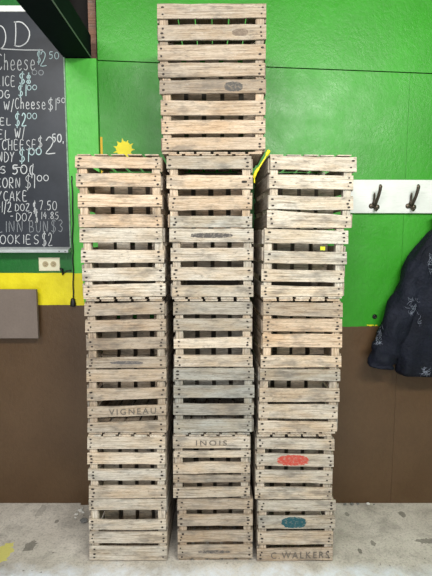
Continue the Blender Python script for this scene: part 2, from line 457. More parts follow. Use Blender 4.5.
t = mb.build('paper_scrap', plain('yellow_green_paper', sr(205, 215, 40), .7), None, (c.x, .012, zz))
tag(t, 'tiny yellow-green scrap caught in a gap of the right crate column', 'scrap')

# ------------------------------------------------------------------ room
def wall_paint(name, green, yellow_xmax=None, zyt=0, zyb=0, zbrown=0, gloss=.34):
    m, nt, b = newmat(name); h = N(nt)
    co = h.geo(); g = h.sep(co)
    n1 = h.noise(co, 2.2, 4); n2 = h.noise(h.vmul(co, (60, 60, 45)), 1, 6, .65); n3 = h.noise(co, 9, 5, .6)
    c = h.ramp(n1, [(.3, tuple(x * .86 for x in green)), (.7, tuple(x * 1.12 for x in green))])
    c = h.mix(.35, c, h.ramp(n2, [(.3, .7), (.6, 1)]), 'MULTIPLY')
    edge = h.math('MULTIPLY', h.math('SUBTRACT', n3, .5), .022)
    z = h.math('ADD', g[2], edge)
    brown = h.ramp(n1, [(.3, sr(82, 60, 38)), (.7, sr(96, 73, 49))])
    brown = h.mix(.4, brown, h.ramp(n2, [(.3, .72), (.6, 1)]), 'MULTIPLY')
    if yellow_xmax is not None:
        yel = h.ramp(n3, [(.3, sr(222, 205, 10)), (.7, sr(246, 232, 30))])
        inx = h.math('LESS_THAN', h.math('ADD', g[0], h.math('MULTIPLY', edge, 2.2)), yellow_xmax)
        iny = h.math('LESS_THAN', h.math('ADD', g[2], h.math('MULTIPLY', edge, .3)), zyt)
        c = h.mix(h.math('MULTIPLY', inx, iny), c, yel)
        zb = h.math('LESS_THAN', h.math('ADD', g[2], h.math('MULTIPLY', edge, .3)), zyb)
    else:
        yl = h.math('MULTIPLY', h.math('LESS_THAN', h.math('ABSOLUTE', h.math('SUBTRACT', z, zbrown)), .006), h.math('LESS_THAN', h.math('ABSOLUTE', h.math('SUBTRACT', g[0], P(372, 326, WALL).x)), .03))
        ym = h.math('GREATER_THAN', h.noise(co, 60, 3), .46)
        c = h.mix(h.math('MULTIPLY', yl, ym), c, sr(230, 215, 40))
        zb = h.math('LESS_THAN', z, zbrown - .002)
    c = h.mix(zb, c, brown)
    nt.links.new(c, b.inputs['Base Color'])
    nt.links.new(h.ramp(n3, [(.3, gloss), (.7, gloss + .16)]), b.inputs['Roughness'])
    nt.links.new(h.bump(h.math('ADD', n2, h.math('MULTIPLY', n3, .8)), .45, .004), b.inputs['Normal'])
    return m
GREEN = sr(50, 148, 30)
zY0, zY1 = P(20, 273, WALL).z, P(20, 305, WALL).z
zB = P(360, 326, WALL).z
xP0, xP1 = P(68.5, 160, WALL - .02).x, P(99.5, 160, WALL - .02).x
zTop = P(85, 60, WALL).z
m_right = wall_paint('green_wall_paint', GREEN, zbrown=zB)
m_left = wall_paint('dark_green_wall_paint', sr(28, 108, 42), 0.5, zY0, zY1)
m_post = wall_paint('light_green_post_paint', sr(84, 190, 66), P(84, 290, WALL).x, zY0, zY1)
DARK = plain('dark_void', (.012, .010, .009), .95)
STRUCT = dict(kind='structure')
# right plywood panels, a thin open seam between the upper and lower sheet
mb = MB()
xR = 2.3
xs0, xs1 = xP1, xR
def seam(x):   # height of the seam, sloping down to the right
    a, b_ = P(100, 60.5, WALL), P(432, 73.5, WALL)
    return a.z + (b_.z - a.z) * (x - a.x) / (b_.x - a.x)
xV = P(403, 230, WALL).x
def plate(x0, x1, zf0, zf1, y0=WALL, y1=WALL + .012):
    i = [mb.vert(v) for v in ((x0, y0, zf0(x0)), (x1, y0, zf0(x1)), (x1, y0, zf1(x1)), (x0, y0, zf1(x0)), (x0, y1, zf0(x0)), (x1, y1, zf0(x1)), (x1, y1, zf1(x1)), (x0, y1, zf1(x0)))]
    for q in ((0, 1, 2, 3), (5, 4, 7, 6), (4, 0, 3, 7), (1, 5, 6, 2), (3, 2, 6, 7), (4, 5, 1, 0)): mb.face([i[k] for k in q])
plate(xs0, xV - .0006, lambda x: 0, lambda x: seam(x) - .003)
plate(xV + .0006, xs1, lambda x: 0, lambda x: seam(x) - .003)
plate(xs0, xs1, lambda x: seam(x) + .003, lambda x: 3.3)
wall = mb.build('wall_back', m_right); tag(wall, **STRUCT)
mb = MB(); mb.box((xP0 - .2, WALL + .16, -.02), (xR, WALL + .2, 3.3)); mb.box((xP1 + .001, WALL + .013, -.02), (xR, WALL + .02, 3.3))
o = mb.build('wall_core', DARK); tag(o, **STRUCT); o.name = 'wall_behind'
mb = MB(); mb.box((-2.4, WALL, 0), (xP0 - .001, WALL + .012, 3.3))
o = mb.build('wall_left', m_left); tag(o, **STRUCT)
mb = MB(); mb.box((xP0, WALL - .02, 0), (xP1 - .003, WALL + .03, zTop))
o = mb.build('trim_1', m_post); tag(o, **STRUCT)
# bare stud in the open bay above the post
mb = MB(); xs = P(88.5, 30, WALL + .06).x, P(96, 30, WALL + .06).x
mb.board((xs[0], WALL + .06, 3.3), (xs[1], WALL + .06, 3.3), (xs[1], WALL + .06, zTop - .1), (xs[0], WALL + .06, zTop - .1), (0, .05, 0), (.22, .09, .045), n=2)
mb.box((xP0, WALL + .031, zTop - .12), (xP1, WALL + .159, zTop - .01))
o = mb.build('trim_2', WOOD); tag(o, **STRUCT)

# painted sun and yellow stripe on the wall
SUNY = plain('yellow_wall_paint', sr(244, 228, 24), .5, nscale=30, namt=.08)
mb = MB(); c = P(124, 149.5, WALL - .0008)
n = 44; ring = []
for i in range(n):
    a = 2 * math.pi * i / n
    r = (.042 if i % 4 else .060) * (1 + random.uniform(-.07, .07))
    ring.append(mb.vert((c.x + math.cos(a) * r, c.y, c.z + math.sin(a) * r)))
ctr = mb.vert(c)
for i in range(n): mb.face((ctr, ring[(i + 1) % n], ring[i]))
mb.build('painted_sun', SUNY, wall)
mb = MB(); a = P(100.2, 137, WALL); b_ = P(103.4, 175, WALL)
mb.box((a.x, WALL - .001, b_.z), (b_.x, WALL - .0003, a.z)); mb.build('painted_stripe', plain('ochre_paint', sr(214, 170, 30), .6, nscale=40), wall)

# screw heads / knob hole on right wall
mb = MB(); c = P(374.5, 316.5, WALL)
rings = []
for r, y in ((.013, 0), (.013, -.006), (.009, -.009), (.0055, -.009), (.005, -.003)):
    rings.append([Vector((c.x + math.cos(2 * math.pi * k / 14) * r, WALL + y, c.z + math.sin(2 * math.pi * k / 14) * r)) for k in range(14)])
mb.loft(rings); o = mb.build('wall_grommet', plain('dark_metal', (.03, .03, .03), .4, .8), None, tuple(c), True)
tag(o, 'small round dark metal fitting on the green wall beside the jacket sleeve', 'fitting')

# floor
m_floor, nt, b = newmat('worn_concrete'); h = N(nt)
co = h.geo(); g = h.sep(co)
n1 = h.noise(co, 1.6, 5, .6); n2 = h.noise(co, 14, 6, .7); n3 = h.noise(co, 90, 5, .7); n4 = h.noise(co, 5, 5, .6)
c = h.ramp(n1, [(.3, (.56, .51, .44)), (.55, (.74, .69, .61)), (.75, (.90, .85, .76))])
c = h.mix(.8, c, h.ramp(n2, [(.3, .62), (.5, .95), (.7, 1.0)]), 'MULTIPLY')
c = h.mix(.4, c, h.ramp(n3, [(.36, .25), (.5, 1)]), 'MULTIPLY')
c = h.mix(.75, c, h.ramp(n4, [(.33, .55), (.48, .95), (.7, 1.0)]), 'MULTIPLY')
# concrete turns patchy bluish white from the foot of the stacks forward
edge = h.math('MULTIPLY', h.math('SUBTRACT', n4, .5), 1.3)
my = h.ramp(h.math('ADD', h.math('MULTIPLY', g[1], -6), edge), [(.05, 0), (.5, 1)])
c = h.mix(h.math('MULTIPLY', my, h.ramp(n2, [(.4, .95), (.62, .35)])), c, (.86, .91, .98))
pit = h.ramp(h.noise(co, 26, 3, .5), [(.70, 0), (.73, 1)])
c = h.mix(h.math('MULTIPLY', pit, .75), c, (.12, .10, .08))
def spotmask(px, py, rx, ry, wobs=.8, sc=45):
    q = PF(px, py)
    dx = h.math('DIVIDE', h.math('SUBTRACT', g[0], q.x), rx); dy = h.math('DIVIDE', h.math('SUBTRACT', g[1], q.y), ry)
    r = h.math('ADD', h.math('MULTIPLY', dx, dx), h.math('MULTIPLY', dy, dy))
    return h.math('LESS_THAN', h.math('ADD', r, h.math('MULTIPLY', h.math('SUBTRACT', h.noise(co, sc, 4), .5), wobs * 4)), 1.0)
c = h.mix(h.math('MULTIPLY', spotmask(3, 553, .045, .07), .85), c, sr(225, 218, 110))
for (x, y, rx, ry, k) in ((30, 546, .028, .04, .62), (41, 511, .02, .06, .3), (57, 521, .012, .015, .6), (402, 514, .018, .025, .65), (428, 541, .06, .02, .6), (373, 543, .012, .02, .6), (360, 551, .01, .018, .7), (347, 514, .012, .02, .5)):
    c = h.mix(h.math('MULTIPLY', spotmask(x, y, rx, ry), k), c, (.10, .095, .075))
nt.links.new(c, b.inputs['Base Color']); b.inputs['Roughness'].default_value = .8
nt.links.new(h.bump(h.math('ADD', n2, h.math('MULTIPLY', n3, .6)), .5, .006), b.inputs['Normal'])
mb = MB(); mb.box((-2.4, -4.2, -.05), (2.3, WALL + .2, -.0005)); o = mb.build('floor', m_floor); tag(o, **STRUCT)

# overhead beam that runs from the post towards the camera
m_beam = plain('dark_green_beam_paint', (.003, .006, .007), .75, spec=.12, nscale=12, namt=.3)
mb = MB(); bx0, bx1 = P(65, 60, WALL).x, P(91.5, 60, WALL).x
zb0 = zTop + .004
xs_ = [(bx0, zb0), (bx1 - .004, zb0), (bx1, zb0 + .004), (bx1, zb0 + .12), (bx0, zb0 + .12)]
r0 = [Vector((x, WALL - .002, z)) for x, z in xs_]; r1 = [Vector((x, -2.4, z)) for x, z in xs_]
mb.loft([r0, r1]); o = mb.build('ceiling_beam', m_beam); tag(o, **STRUCT)
mb = MB(); mb.box((bx1, -2.4, zb0 + .0005), (bx1 + .004, WALL - .003, zb0 + .005)); mb.build('edge_strip', plain('beam_edge_paint', (.14, .17, .14), .5), o)

# ------------------------------------------------------------------ chalkboard
YB = WALL - .022
m_slate, nt, b = newmat('chalkboard_slate'); h = N(nt); co = h.geo()
n1 = h.noise(co, 4, 6, .65); n2 = h.noise(co, 40, 4)
c = h.ramp(n1, [(.3, (.014, .018, .026)), (.7, (.038, .044, .058))])
nt.links.new(h.mix(.3, c, h.ramp(n2, [(.3, .7), (.7, 1)]), 'MULTIPLY'), b.inputs['Base Color']); b.inputs['Roughness'].default_value = .42
ALU = plain('aluminium_frame', (.62, .66, .66), .4, .35, nscale=30)
bt = P(20, 12, YB); bb = P(20, 248, YB); brx = P(66.8, 150, YB).x; blx = brx - 1.2
cb = empty('chalkboard', ((brx + blx) / 2, YB, bb.z))
tag(cb, 'large black chalkboard menu with white handwritten prices on the left of the green wall', 'chalkboard')
mb = MB(); mb.box((blx, YB, bb.z), (brx, WALL - .002, bt.z)); mb.build('writing_surface', m_slate, cb, cb.location)
WHT = plain('white_board_rail', (.80, .82, .80), .45)
mb = MB(); ft = P(20, 5.5, YB - .006)
mb.box((blx - .012, YB - .006, bt.z), (brx + .006, WALL - .001, ft.z)); mb.build('top_rail', WHT, cb, cb.location)
m_sr = plain('green_splashed_rail', (.22, .34, .24), .5, .1, nscale=50, namt=.4)
for xa, xb in ((brx, brx + .007), (blx - .012, blx)):
    mb = MB(); mb.box((xa, YB - .006, bb.z), (xb, WALL - .001, bt.z)); mb.build('side_rail', m_sr, cb, cb.location)
t0 = P(20, 247, YB - .006); t1 = P(20, 252.5, YB - .04)
mb = MB(); pr = [(YB - .002, t0.z), (YB - .012, t0.z - .003), (YB - .042, t1.z + .012), (YB - .046, t1.z + .016), (YB - .048, t1.z + .012), (YB - .046, t1.z), (WALL - .001, t1.z), (WALL - .001, t0.z)]
mb.loft([[Vector((blx - .012, y, z)) for y, z in pr], [Vector((brx + .003, y, z)) for y, z in pr]])
for px in (59, 65): mb.disc((P(px, 250, YB - .048).x, YB - .0465, t1.z + .006), .0035, .001, mi=1)
mb.build('chalk_tray', [ALU, NAIL], cb, cb.location)

G = {}
def circ(cx, cy, rx, ry, a0=90, a1=450, n=16):
    return [(cx + rx * math.cos(math.radians(a0 + (a1 - a0) * i / n)), cy + ry * math.sin(math.radians(a0 + (a1 - a0) * i / n))) for i in range(n + 1)]
G['O'] = G['0'] = [circ(.45, .5, .42, .48)]
G['D'] = [[(.08, 1), (.1, .5), (.05, 0)], [(.0, .97), (.45, .95), (.85, .6), (.75, .2), (.35, .0), (0, .03)]]
G['C'] = G['c'] = [circ(.5, .5, .42, .48, 50, 320, 14)]
G['L'] = [[(.1, 1), (.08, .0), (.75, .03)]]
G['I'] = [[(.4, 1), (.4, 0)]]
G['E'] = [[(.7, .97), (.1, 1), (.08, .02), (.75, 0)], [(.1, .52), (.6, .54)]]
G['H'] = [[(.08, 1), (.1, 0)], [(.75, 1), (.75, 0)], [(.1, .5), (.75, .52)]]
G['S'] = [[(.75, .88), (.45, 1), (.12, .8), (.25, .56), (.62, .42), (.75, .2), (.45, 0), (.08, .12)]]
G['$'] = G['S'] + [[(.5, 1.15), (.38, -.15)]]
G['h'] = [[(.15, 1.6), (.12, 0)], [(.12, .6), (.4, .95), (.65, .7), (.68, 0)]]
G['e'] = [[(.1, .5), (.7, .55), (.6, .92), (.3, .98), (.1, .6), (.18, .12), (.5, 0), (.8, .18)]]
G['s'] = [[(.7, .85), (.4, 1), (.15, .75), (.6, .4), (.6, .1), (.3, 0), (.05, .12)]]
G['w'] = [[(0, .95), (.22, 0), (.42, .7), (.62, 0), (.9, 1)]]
G['W'] = G['w']
G['/'] = [[(.75, 1.25), (.1, -.2)]]
G['1'] = [[(.45, 1.05), (.38, 0)]]
G['2'] = [[(.1, .78), (.35, 1), (.68, .8), (.5, .42), (.08, .02), (.85, .04)]]
G['3'] = [[(.12, .9), (.45, 1), (.7, .78), (.35, .55), (.72, .32), (.5, .02), (.08, .1)]]
G['4'] = [[(.5, 1), (.1, .4), (.8, .42)], [(.62, .75), (.58, 0)]]
G['5'] = [[(.75, 1), (.2, .98), (.18, .58), (.6, .6), (.72, .25), (.4, 0), (.08, .1)]]
G['7'] = [[(.08, .95), (.75, 1), (.35, 0)]]
G['8'] = [[(.45, .52), (.15, .75), (.45, 1), (.72, .78), (.45, .52), (.12, .22), (.45, 0), (.75, .25), (.45, .52)]]
G['G'] = [circ(.5, .5, .42, .48, 50, 320, 14) + [(.88, .45), (.5, .45)]]
G['N'] = [[(.08, 0), (.1, 1), (.7, .02), (.75, 1)]]
G['Y'] = [[(.05, 1), (.4, .5)], [(.8, 1), (.4, .5), (.3, 0)]]
G['R'] = [[(.1, 0), (.1, 1), (.6, .98), (.65, .6), (.12, .5), (.75, 0)]]
G['A'] = [[(0, 0), (.42, 1), (.8, 0)], [(.15, .36), (.66, .36)]]
G['K'] = [[(.1, 1), (.1, 0)], [(.7, 1), (.12, .48), (.75, 0)]]
G['Z'] = [[(.05, .97), (.75, 1), (.08, .03), (.8, 0)]]
G['U'] = [[(.08, 1), (.1, .2), (.4, 0), (.7, .2), (.74, 1)]]
G['B'] = [[(.1, 0), (.1, 1), (.6, .9), (.55, .56), (.12, .52), (.68, .42), (.7, .1), (.1, 0)]]
G['.'] = [[(.25, .0), (.35, .04)]]
G[','] = [[(.35, .1), (.2, -.2)]]
G['-'] = [[(.1, .5), (.7, .5)]]
G['c/'] = None
G['¢'] = [circ(.45, .5, .32, .36, 50, 320, 12), [(.6, 1), (.4, -.1)]]
G['P'] = [[(.1, 0), (.1, 1), (.65, .95), (.6, .5), (.1, .48)]]
def smooth_line(pts, k=3):
    if len(pts) < 3: return pts
    out = []
    for i in range(len(pts) - 1):
        p0, p1, p2, p3 = pts[max(i - 1, 0)], pts[i], pts[i + 1], pts[min(i + 2, len(pts) - 1)]
        for j in range(k):
            t = j / k
            out.append(tuple(.5 * (2 * b + (c - a) * t + (2 * a - 5 * b + 4 * c - d) * t * t * .6 + (-a + 3 * b - 3 * c + d) * t ** 3 * .6 + 0 * t) if False else
                             (b + (c - b) * t + (t * (1 - t)) * ((b - a) * (1 - t) - (d - c) * t) * .5) for a, b, c, d in zip(p0, p1, p2, p3)))
    out.append(pts[-1]); return out
CHALK = plain('white_chalk', (.60, .62, .63), .95, nscale=300, namt=.2)
CHALK_DIM = plain('smudged_chalk', (.27, .29, .31), .95, nscale=300, namt=.3)
CHALK_CYAN = plain('pale_cyan_chalk', (.46, .62, .63), .95, nscale=300, namt=.2)
def write(runs, mat=CHALK, w=.0036):
    mb = MB()
    for (text, x0, x1, yt, yb) in runs:
        n = len(text)
        widths = [.45 if ch in '.,1I' else .6 if ch in '/-' else 1 for ch in text]
        tot = sum(widths); x = x0
        for ch, wd in zip(text, widths):
            cw = (x1 - x0) * wd / tot
            dy = random.uniform(-.25, .25)
            lowc = ch in 'eschw' and len(text) > 1
            for st in (G.get(ch) or []):
                q = smooth_line(st)
                pts = []
                for (u, v) in q:
                    ytt = yt + (yb - yt) * (.36 if ch in 'esh' else 0)
                    px = x + cw * (u * (.86 if wd > .5 else .86)); py = yb + dy - (yb - ytt) * v
                    pw = P(px, py, YB - .0012); pts.append((pw.x, pw.z))
                mb.ribbon(pts, w * random.uniform(.85, 1.15), YB - .0012)
            x += cw
    return mb.build('chalk_lettering', mat, cb, cb.location)
write([('O', -7, 10, 25, 49), ('D', 14, 35, 21, 46)], w=.0055)
a = [(P(x, y, YB - .0012).x, P(x, y, YB - .0012).z) for x, y in ((-6, 48.2), (8, 49.2), (25, 50), (43, 50))]
mb = MB(); mb.ribbon(a, .005, YB - .0012); mb.build('chalk_underline', CHALK, cb, cb.location)
write([('Cheese', -3, 37, 54, 70)]); write([('$', 37, 42, 51, 63), ('2', 40, 49, 51, 66), ('50', 49, 60, 52, 59)], CHALK_CYAN)
write([('LICE', -4, 17, 76, 86)]); write([('$1', 19, 31, 73, 84), ('8', 26, 33, 75, 84)], CHALK_CYAN, .005); write([('00', 32, 45, 70, 75)], CHALK_DIM, .0035)
write([('OG', -2, 11, 90, 98)]); write([('$1', 18, 28, 85, 96)], CHALK_CYAN, .005); write([('00', 27, 38, 85, 90)], CHALK_CYAN, .0035)
write([('w/', 4, 15, 101, 110), ('Cheese', 15, 47, 98, 109), ('$1', 48, 58, 99, 110)]); write([('50', 57, 66, 98, 103)], w=.003)
write([('EL', 0, 13, 118, 125)]); write([('$2', 15, 28, 113, 126)], CHALK_CYAN, .005); write([('00', 27, 38, 113, 119)], CHALK_CYAN, .0035)
write([('EL', -2, 12, 130, 139), ('w/', 15, 26, 128, 138)])
write([('CHEESE', 2, 38, 140, 150), ('$', 38, 44, 137, 147)]); write([('2', 45, 59, 137, 154), ('50,', 52, 65, 134, 142)], w=.0055)
write([('NDY', -2, 16, 152, 162)]); write([('$1', 19, 31, 149, 162), ('00', 29, 43, 148, 155)], CHALK_CYAN, .005)
write([('S', 0, 8, 166, 173)]); write([('50', 12, 29, 165, 174), ('¢', 29, 37, 164, 177)], w=.005)
write([('-', -1, 8, 167, 172)], w=.004); write([('-', 12, 30, 163, 172)], w=.004)
write([('CORN', -4, 22, 178, 188), ('$1', 25, 37, 175, 188), ('00', 37, 50, 175, 181)])
write([('YCAKE', -3, 29, 191, 201)])
write([('-1/2', -2, 13, 202, 212), ('DOZ', 15, 31, 204, 211), ('$', 33, 37, 202, 212), ('7.50', 39, 58, 201, 210)], w=.0035)
write([('-', 10, 15, 212, 220), ('DOZ', 16, 34, 213, 221), ('$', 35, 39, 211, 223), ('14.85', 41, 60, 212, 219)], w=.0033)
write([('LINN', -3, 25, 221, 232), ('BUN', 29, 50, 221, 232), ('$3', 51, 65, 220, 232)], CHALK_DIM, .0038)
write([('OOKIES', 0, 41, 235, 244), ('$2', 42, 54, 233, 246)])

# outlet
m_iv = plain('ivory_plastic', sr(232, 226, 196), .35)
m_slot = plain('outlet_socket_brown', sr(180, 164, 128), .5); m_blk = plain('black_plastic', (.012, .012, .012), .45)
a, b_ = P(38.3, 257.5, WALL - .006), P(60, 271, WALL - .006)
ot = empty('electrical_outlet', ((a.x + b_.x) / 2, WALL, b_.z)); tag(ot, 'ivory double electrical outlet mounted sideways below the chalkboard tray', 'outlet')
mb = MB(); e = .003
r0 = [Vector(v) for v in ((a.x, WALL - .0002, b_.z), (b_.x, WALL - .0002, b_.z), (b_.x, WALL - .0002, a.z), (a.x, WALL - .0002, a.z))]
r1 = [Vector(v) for v in ((a.x, WALL - .004, b_.z), (b_.x, WALL - .004, b_.z), (b_.x, WALL - .004, a.z), (a.x, WALL - .004, a.z))]
r2 = [Vector(v) for v in ((a.x + e, WALL - .0065, b_.z + e), (b_.x - e, WALL - .0065, b_.z + e), (b_.x - e, WALL - .0065, a.z - e), (a.x + e, WALL - .0065, a.z - e))]
mb.loft([r0, r1, r2]); mb.build('face_plate', m_iv, ot, ot.location)
for px in (45.5, 53.5):
    c = P(px, 264.2, WALL - .0065); mb = MB()
    mb.disc((c.x, WALL - .0066, c.z), .0165, .002, 16, 0)
    for dz in (-.006, .006): mb.box((c.x - .0045, WALL - .0092, c.z + dz - .001), (c.x + .0045, WALL - .0087, c.z + dz + .001), mi=1)
    mb.disc((c.x + .009, WALL - .0087, c.z), .0025, .0005, 8, 1)
    mb.build('socket', [m_slot, m_blk], ot, ot.location)

# black cord beside the board and stub by the outlet
mb = MB()
cc = [P(71.6, 176, WALL - .024), P(72.0, 184, WALL - .026), P(72.8, 215, WALL - .027), P(72.4, 240, WALL - .027), P(73, 262, WALL - .028), P(73.2, 285, WALL - .028), P(73, 303, WALL - .028)]
pts = []
for i in range(len(cc) - 1):
    for k in range(6): pts.append(cc[i].lerp(cc[i + 1], k / 6) + Vector((.0015 * math.sin(i * 6 + k), 0, 0)))
pts.append(cc[-1])
mb.tube(pts, .0036, 8)
o = mb.build('power_cord', m_blk, None, tuple(cc[-1]), True); tag(o, 'thin black cord hanging down the light green post beside the chalkboard', 'cord')
mb = MB(); c = cc[-1]
rings = [[Vector((c.x + math.cos(t * math.pi / 6) * r, c.y + math.sin(t * math.pi / 6) * r * .8, c.z + z)) for t in range(12)] for r, z in ((.007, .028), (.012, .02), (.016, .0), (.016, -.016), (.012, -.02))]
mb.loft(rings); mb.build('plug', m_blk, o, tuple(c), True)
mb = MB(); a = P(60.5, 268, WALL - .012)
pts = [P(60, 268.5, WALL - .008), P(62, 269.5, WALL - .014), P(62.5, 272, WALL - .014), P(62.2, 275, WALL - .008), P(66, 271, WALL - .006), P(71, 270.5, WALL - .01)]
mb.tube(pts, [.005, .009, .007, .004, .003, .003], 8)
o = mb.build('wire_stub', m_blk, None, tuple(a), True); tag(o, 'short dark wire running from the right edge of the ivory outlet', 'wire')

# grey-brown board on the wall at the left edge
m_bd, nt, b = newmat('grey_brown_board'); h = N(nt); co = h.geo()
n1 = h.noise(co, 3, 4); n2 = h.noise(h.vmul(co, (90, 90, 90)), 1, 5, .7)
c = h.ramp(n1, [(.3, sr(112, 100, 92)), (.7, sr(128, 115, 106))]); c = h.mix(.5, c, h.ramp(n2, [(.3, .75), (.6, 1)]), 'MULTIPLY')
nt.links.new(c, b.inputs['Base Color']); b.inputs['Roughness'].default_value = .7
yb_ = WALL - .055
a, b_ = P(36, 289.5, yb_), P(36, 338.5, yb_)
mb = MB(); mb.board((a.x - .75, yb_, a.z), (a.x, yb_, a.z), (a.x, yb_, b_.z), (a.x - .75, yb_, b_.z), (0, .02, 0), n=6, wob=.0004)
o = empty('wall_panel', (a.x - .375, WALL, b_.z)); tag(o, 'flat grey-brown board fixed proud of the wall below the yellow band at the left', 'board')
mb.build('panel_face', m_bd, o, o.location)
for dx in (.12, .63):
    mb = MB(); mb.box((a.x - dx - .03, yb_ + .0215, b_.z + .03), (a.x - dx, WALL - .0005, a.z - .03)); mb.build('mounting_batten', m_bd, o, o.location)

# ------------------------------------------------------------------ hook rail
m_rail, nt, b = newmat('chalky_white_board'); h = N(nt); co = h.geo()
n1 = h.noise(co, 6, 5, .6); n2 = h.noise(h.vmul(co, (20, 20, 150)), 1, 5, .7)
c = h.ramp(n1, [(.3, (.62, .64, .61)), (.65, (.76, .77, .75))]); c = h.mix(.35, c, h.ramp(n2, [(.3, .72), (.5, 1)]), 'MULTIPLY')
nt.links.new(c, b.inputs['Base Color']); b.inputs['Roughness'].default_value = .6
yr = WALL - .019
a, b_ = P(346, 179.6, yr), P(346, 213, yr); xr_ = P(545, 180, yr).x
mb = MB(); mb.board((a.x, yr, a.z), (xr_, yr, a.z - .004), (xr_, yr, b_.z - .004), (a.x, yr, b_.z), (0, .0185, 0), n=12, wob=.0006)
o = mb.build('mounting_board', m_rail, None, ((a.x + xr_) / 2, WALL, b_.z)); o.name = 'hook_board'
tag(o, 'pale grey-white painted wooden board mounted on the green wall behind the coat hooks', 'board')
m_iron = plain('aged_iron', sr(92, 82, 72), .4, .8, nscale=80, namt=.35)
def hook(px, label):
    c = P(px, 206, yr)
    r = empty('coat_hook', (c.x, yr, c.z)); tag(r, label, 'hook', 'iron coat hooks on the white board')
    Lc = Vector((c.x, yr, c.z))
    mb = MB()    # trefoil base plate
    for dx, dz, rr_ in ((-.017, 0, .014), (.014, -.006, .0145), (0, .015, .014), (0, 0, .015)):
        rings = [[Lc + Vector((dx + math.cos(k * math.pi / 8) * q, -y, dz + math.sin(k * math.pi / 8) * q)) for k in range(16)] for q, y in ((rr_, .0002), (rr_, .004), (rr_ * .7, .008), (rr_ * .2, .0095))]
        mb.loft(rings)
    mb.build('base_plate', m_iron, r, Lc, True)
    def arc(cs, rads, nm):
        pts = []; rs = []
        for i in range(len(cs) - 1):
            for k in range(5):
                pts.append(Lc + Vector(cs[i]).lerp(Vector(cs[i + 1]), k / 5)); rs.append(rads[i] + (rads[i + 1] - rads[i]) * k / 5)
        pts.append(Lc + Vector(cs[-1])); rs.append(rads[-1])
        mb = MB(); mb.tube(pts, rs, 10); mb.build(nm, m_iron, r, Lc, True)
    arc([(0, -.006, .004), (.001, -.022, .016), (.003, -.045, .045), (.005, -.062, .078), (.006, -.066, .098), (.006, -.060, .106)], [.010, .009, .0085, .0085, .0095, .006], 'upper_prong')
    arc([(-.004, -.006, .006), (-.006, -.010, .035), (-.007, -.016, .062), (-.008, -.018, .070)], [.008, .006, .0055, .003], 'small_prong')
    arc([(0, -.006, -.006), (0, -.016, -.018), (.0, -.030, -.026), (0, -.040, -.022), (0, -.043, -.014)], [.008, .007, .006, .0065, .007], 'lower_prong')
hook(374.3, 'bare iron coat hook nearest the crates')
hook(411, 'bare iron coat hook directly above the shoulder of the dark jacket')
hook(449, 'iron coat hook at the right holding the dark jacket')

# ------------------------------------------------------------------ jacket
m_jk, nt, b = newmat('navy_jacket_cloth'); h = N(nt); co = h.geo()
n1 = h.noise(co, 7, 5, .6); n2 = h.noise(co, 70, 4, .6); n3 = h.noise(co, 260, 3)
c = h.ramp(n1, [(.3, (.004, .005, .009)), (.55, (.008, .010, .019)), (.75, (.016, .019, .034))])
c = h.mix(.5, c, h.ramp(n2, [(.3, .6), (.6, 1)]), 'MULTIPLY')
nt.links.new(c, b.inputs['Base Color']); b.inputs['Roughness'].default_value = .7; b.inputs['Specular IOR Level'].default_value = .2
b.inputs['Sheen Weight'].default_value = 0
nt.links.new(h.bump(h.math('ADD', h.math('MULTIPLY', n1, 2), n2), .6, .012), b.inputs['Normal'])
YJ = WALL - .095
jx = P(449, 250, YJ).x
jz = P(449, 374, YJ).z
jk = empty('jacket', (jx, YJ, jz)); tag(jk, 'dark navy hooded-style jacket with silver swirl prints hanging by its collar at the right edge', 'jacket')
jk['label'] = 'dark navy jacket with silver swirl prints hanging from the hook board at the right edge'
def fold(a, z, s=0):
    return .009 * math.sin(5 * a + z * 9 + s) + .007 * math.sin(9 * a - z * 17 + 1.3 + s) + .010 * pnoise(Vector((a * 1.6, z * 5, s + 4)))
rings = []
prof = [(374, .244, .062), (371, .258, .074), (366, .256, .077), (361, .260, .074), (345, .264, .078), (320, .266, .080), (295, .262, .082), (270, .238, .080), (256, .205, .074), (247, .175, .068), (240, .148, .060), (234, .125, .054), (229, .090, .050), (224, .075, .045)]
dense = []
for i in range(len(prof) - 1):
    for k in range(3):
        t = k / 3; dense.append(tuple(prof[i][j] + (prof[i + 1][j] - prof[i][j]) * t for j in range(3)))
dense.append(prof[-1])
NR = 56
for (py, hw, hd) in dense:
    z = P(449, py, YJ).z; ring = []
    for k in range(NR):
        a = 2 * math.pi * k / NR
        ca, sa = math.cos(a), math.sin(a)
        x = hw * math.copysign(abs(ca) ** .75, ca); y = hd * math.copysign(abs(sa) ** .75, sa)
        f = fold(a, z) * (1 if hw > .1 else .3)
        ring.append(Vector((jx + x + ca * f * .5, min(YJ + y + sa * f, WALL - .004), z)))
    rings.append(ring)
mb = MB(); mb.loft(rings); body = mb.build('jacket_body', m_jk, jk, jk.location, True)
bodyb = BVHTree.FromPolygons([Vector(v) for v in mb.v], [list(f) for f in mb.f])
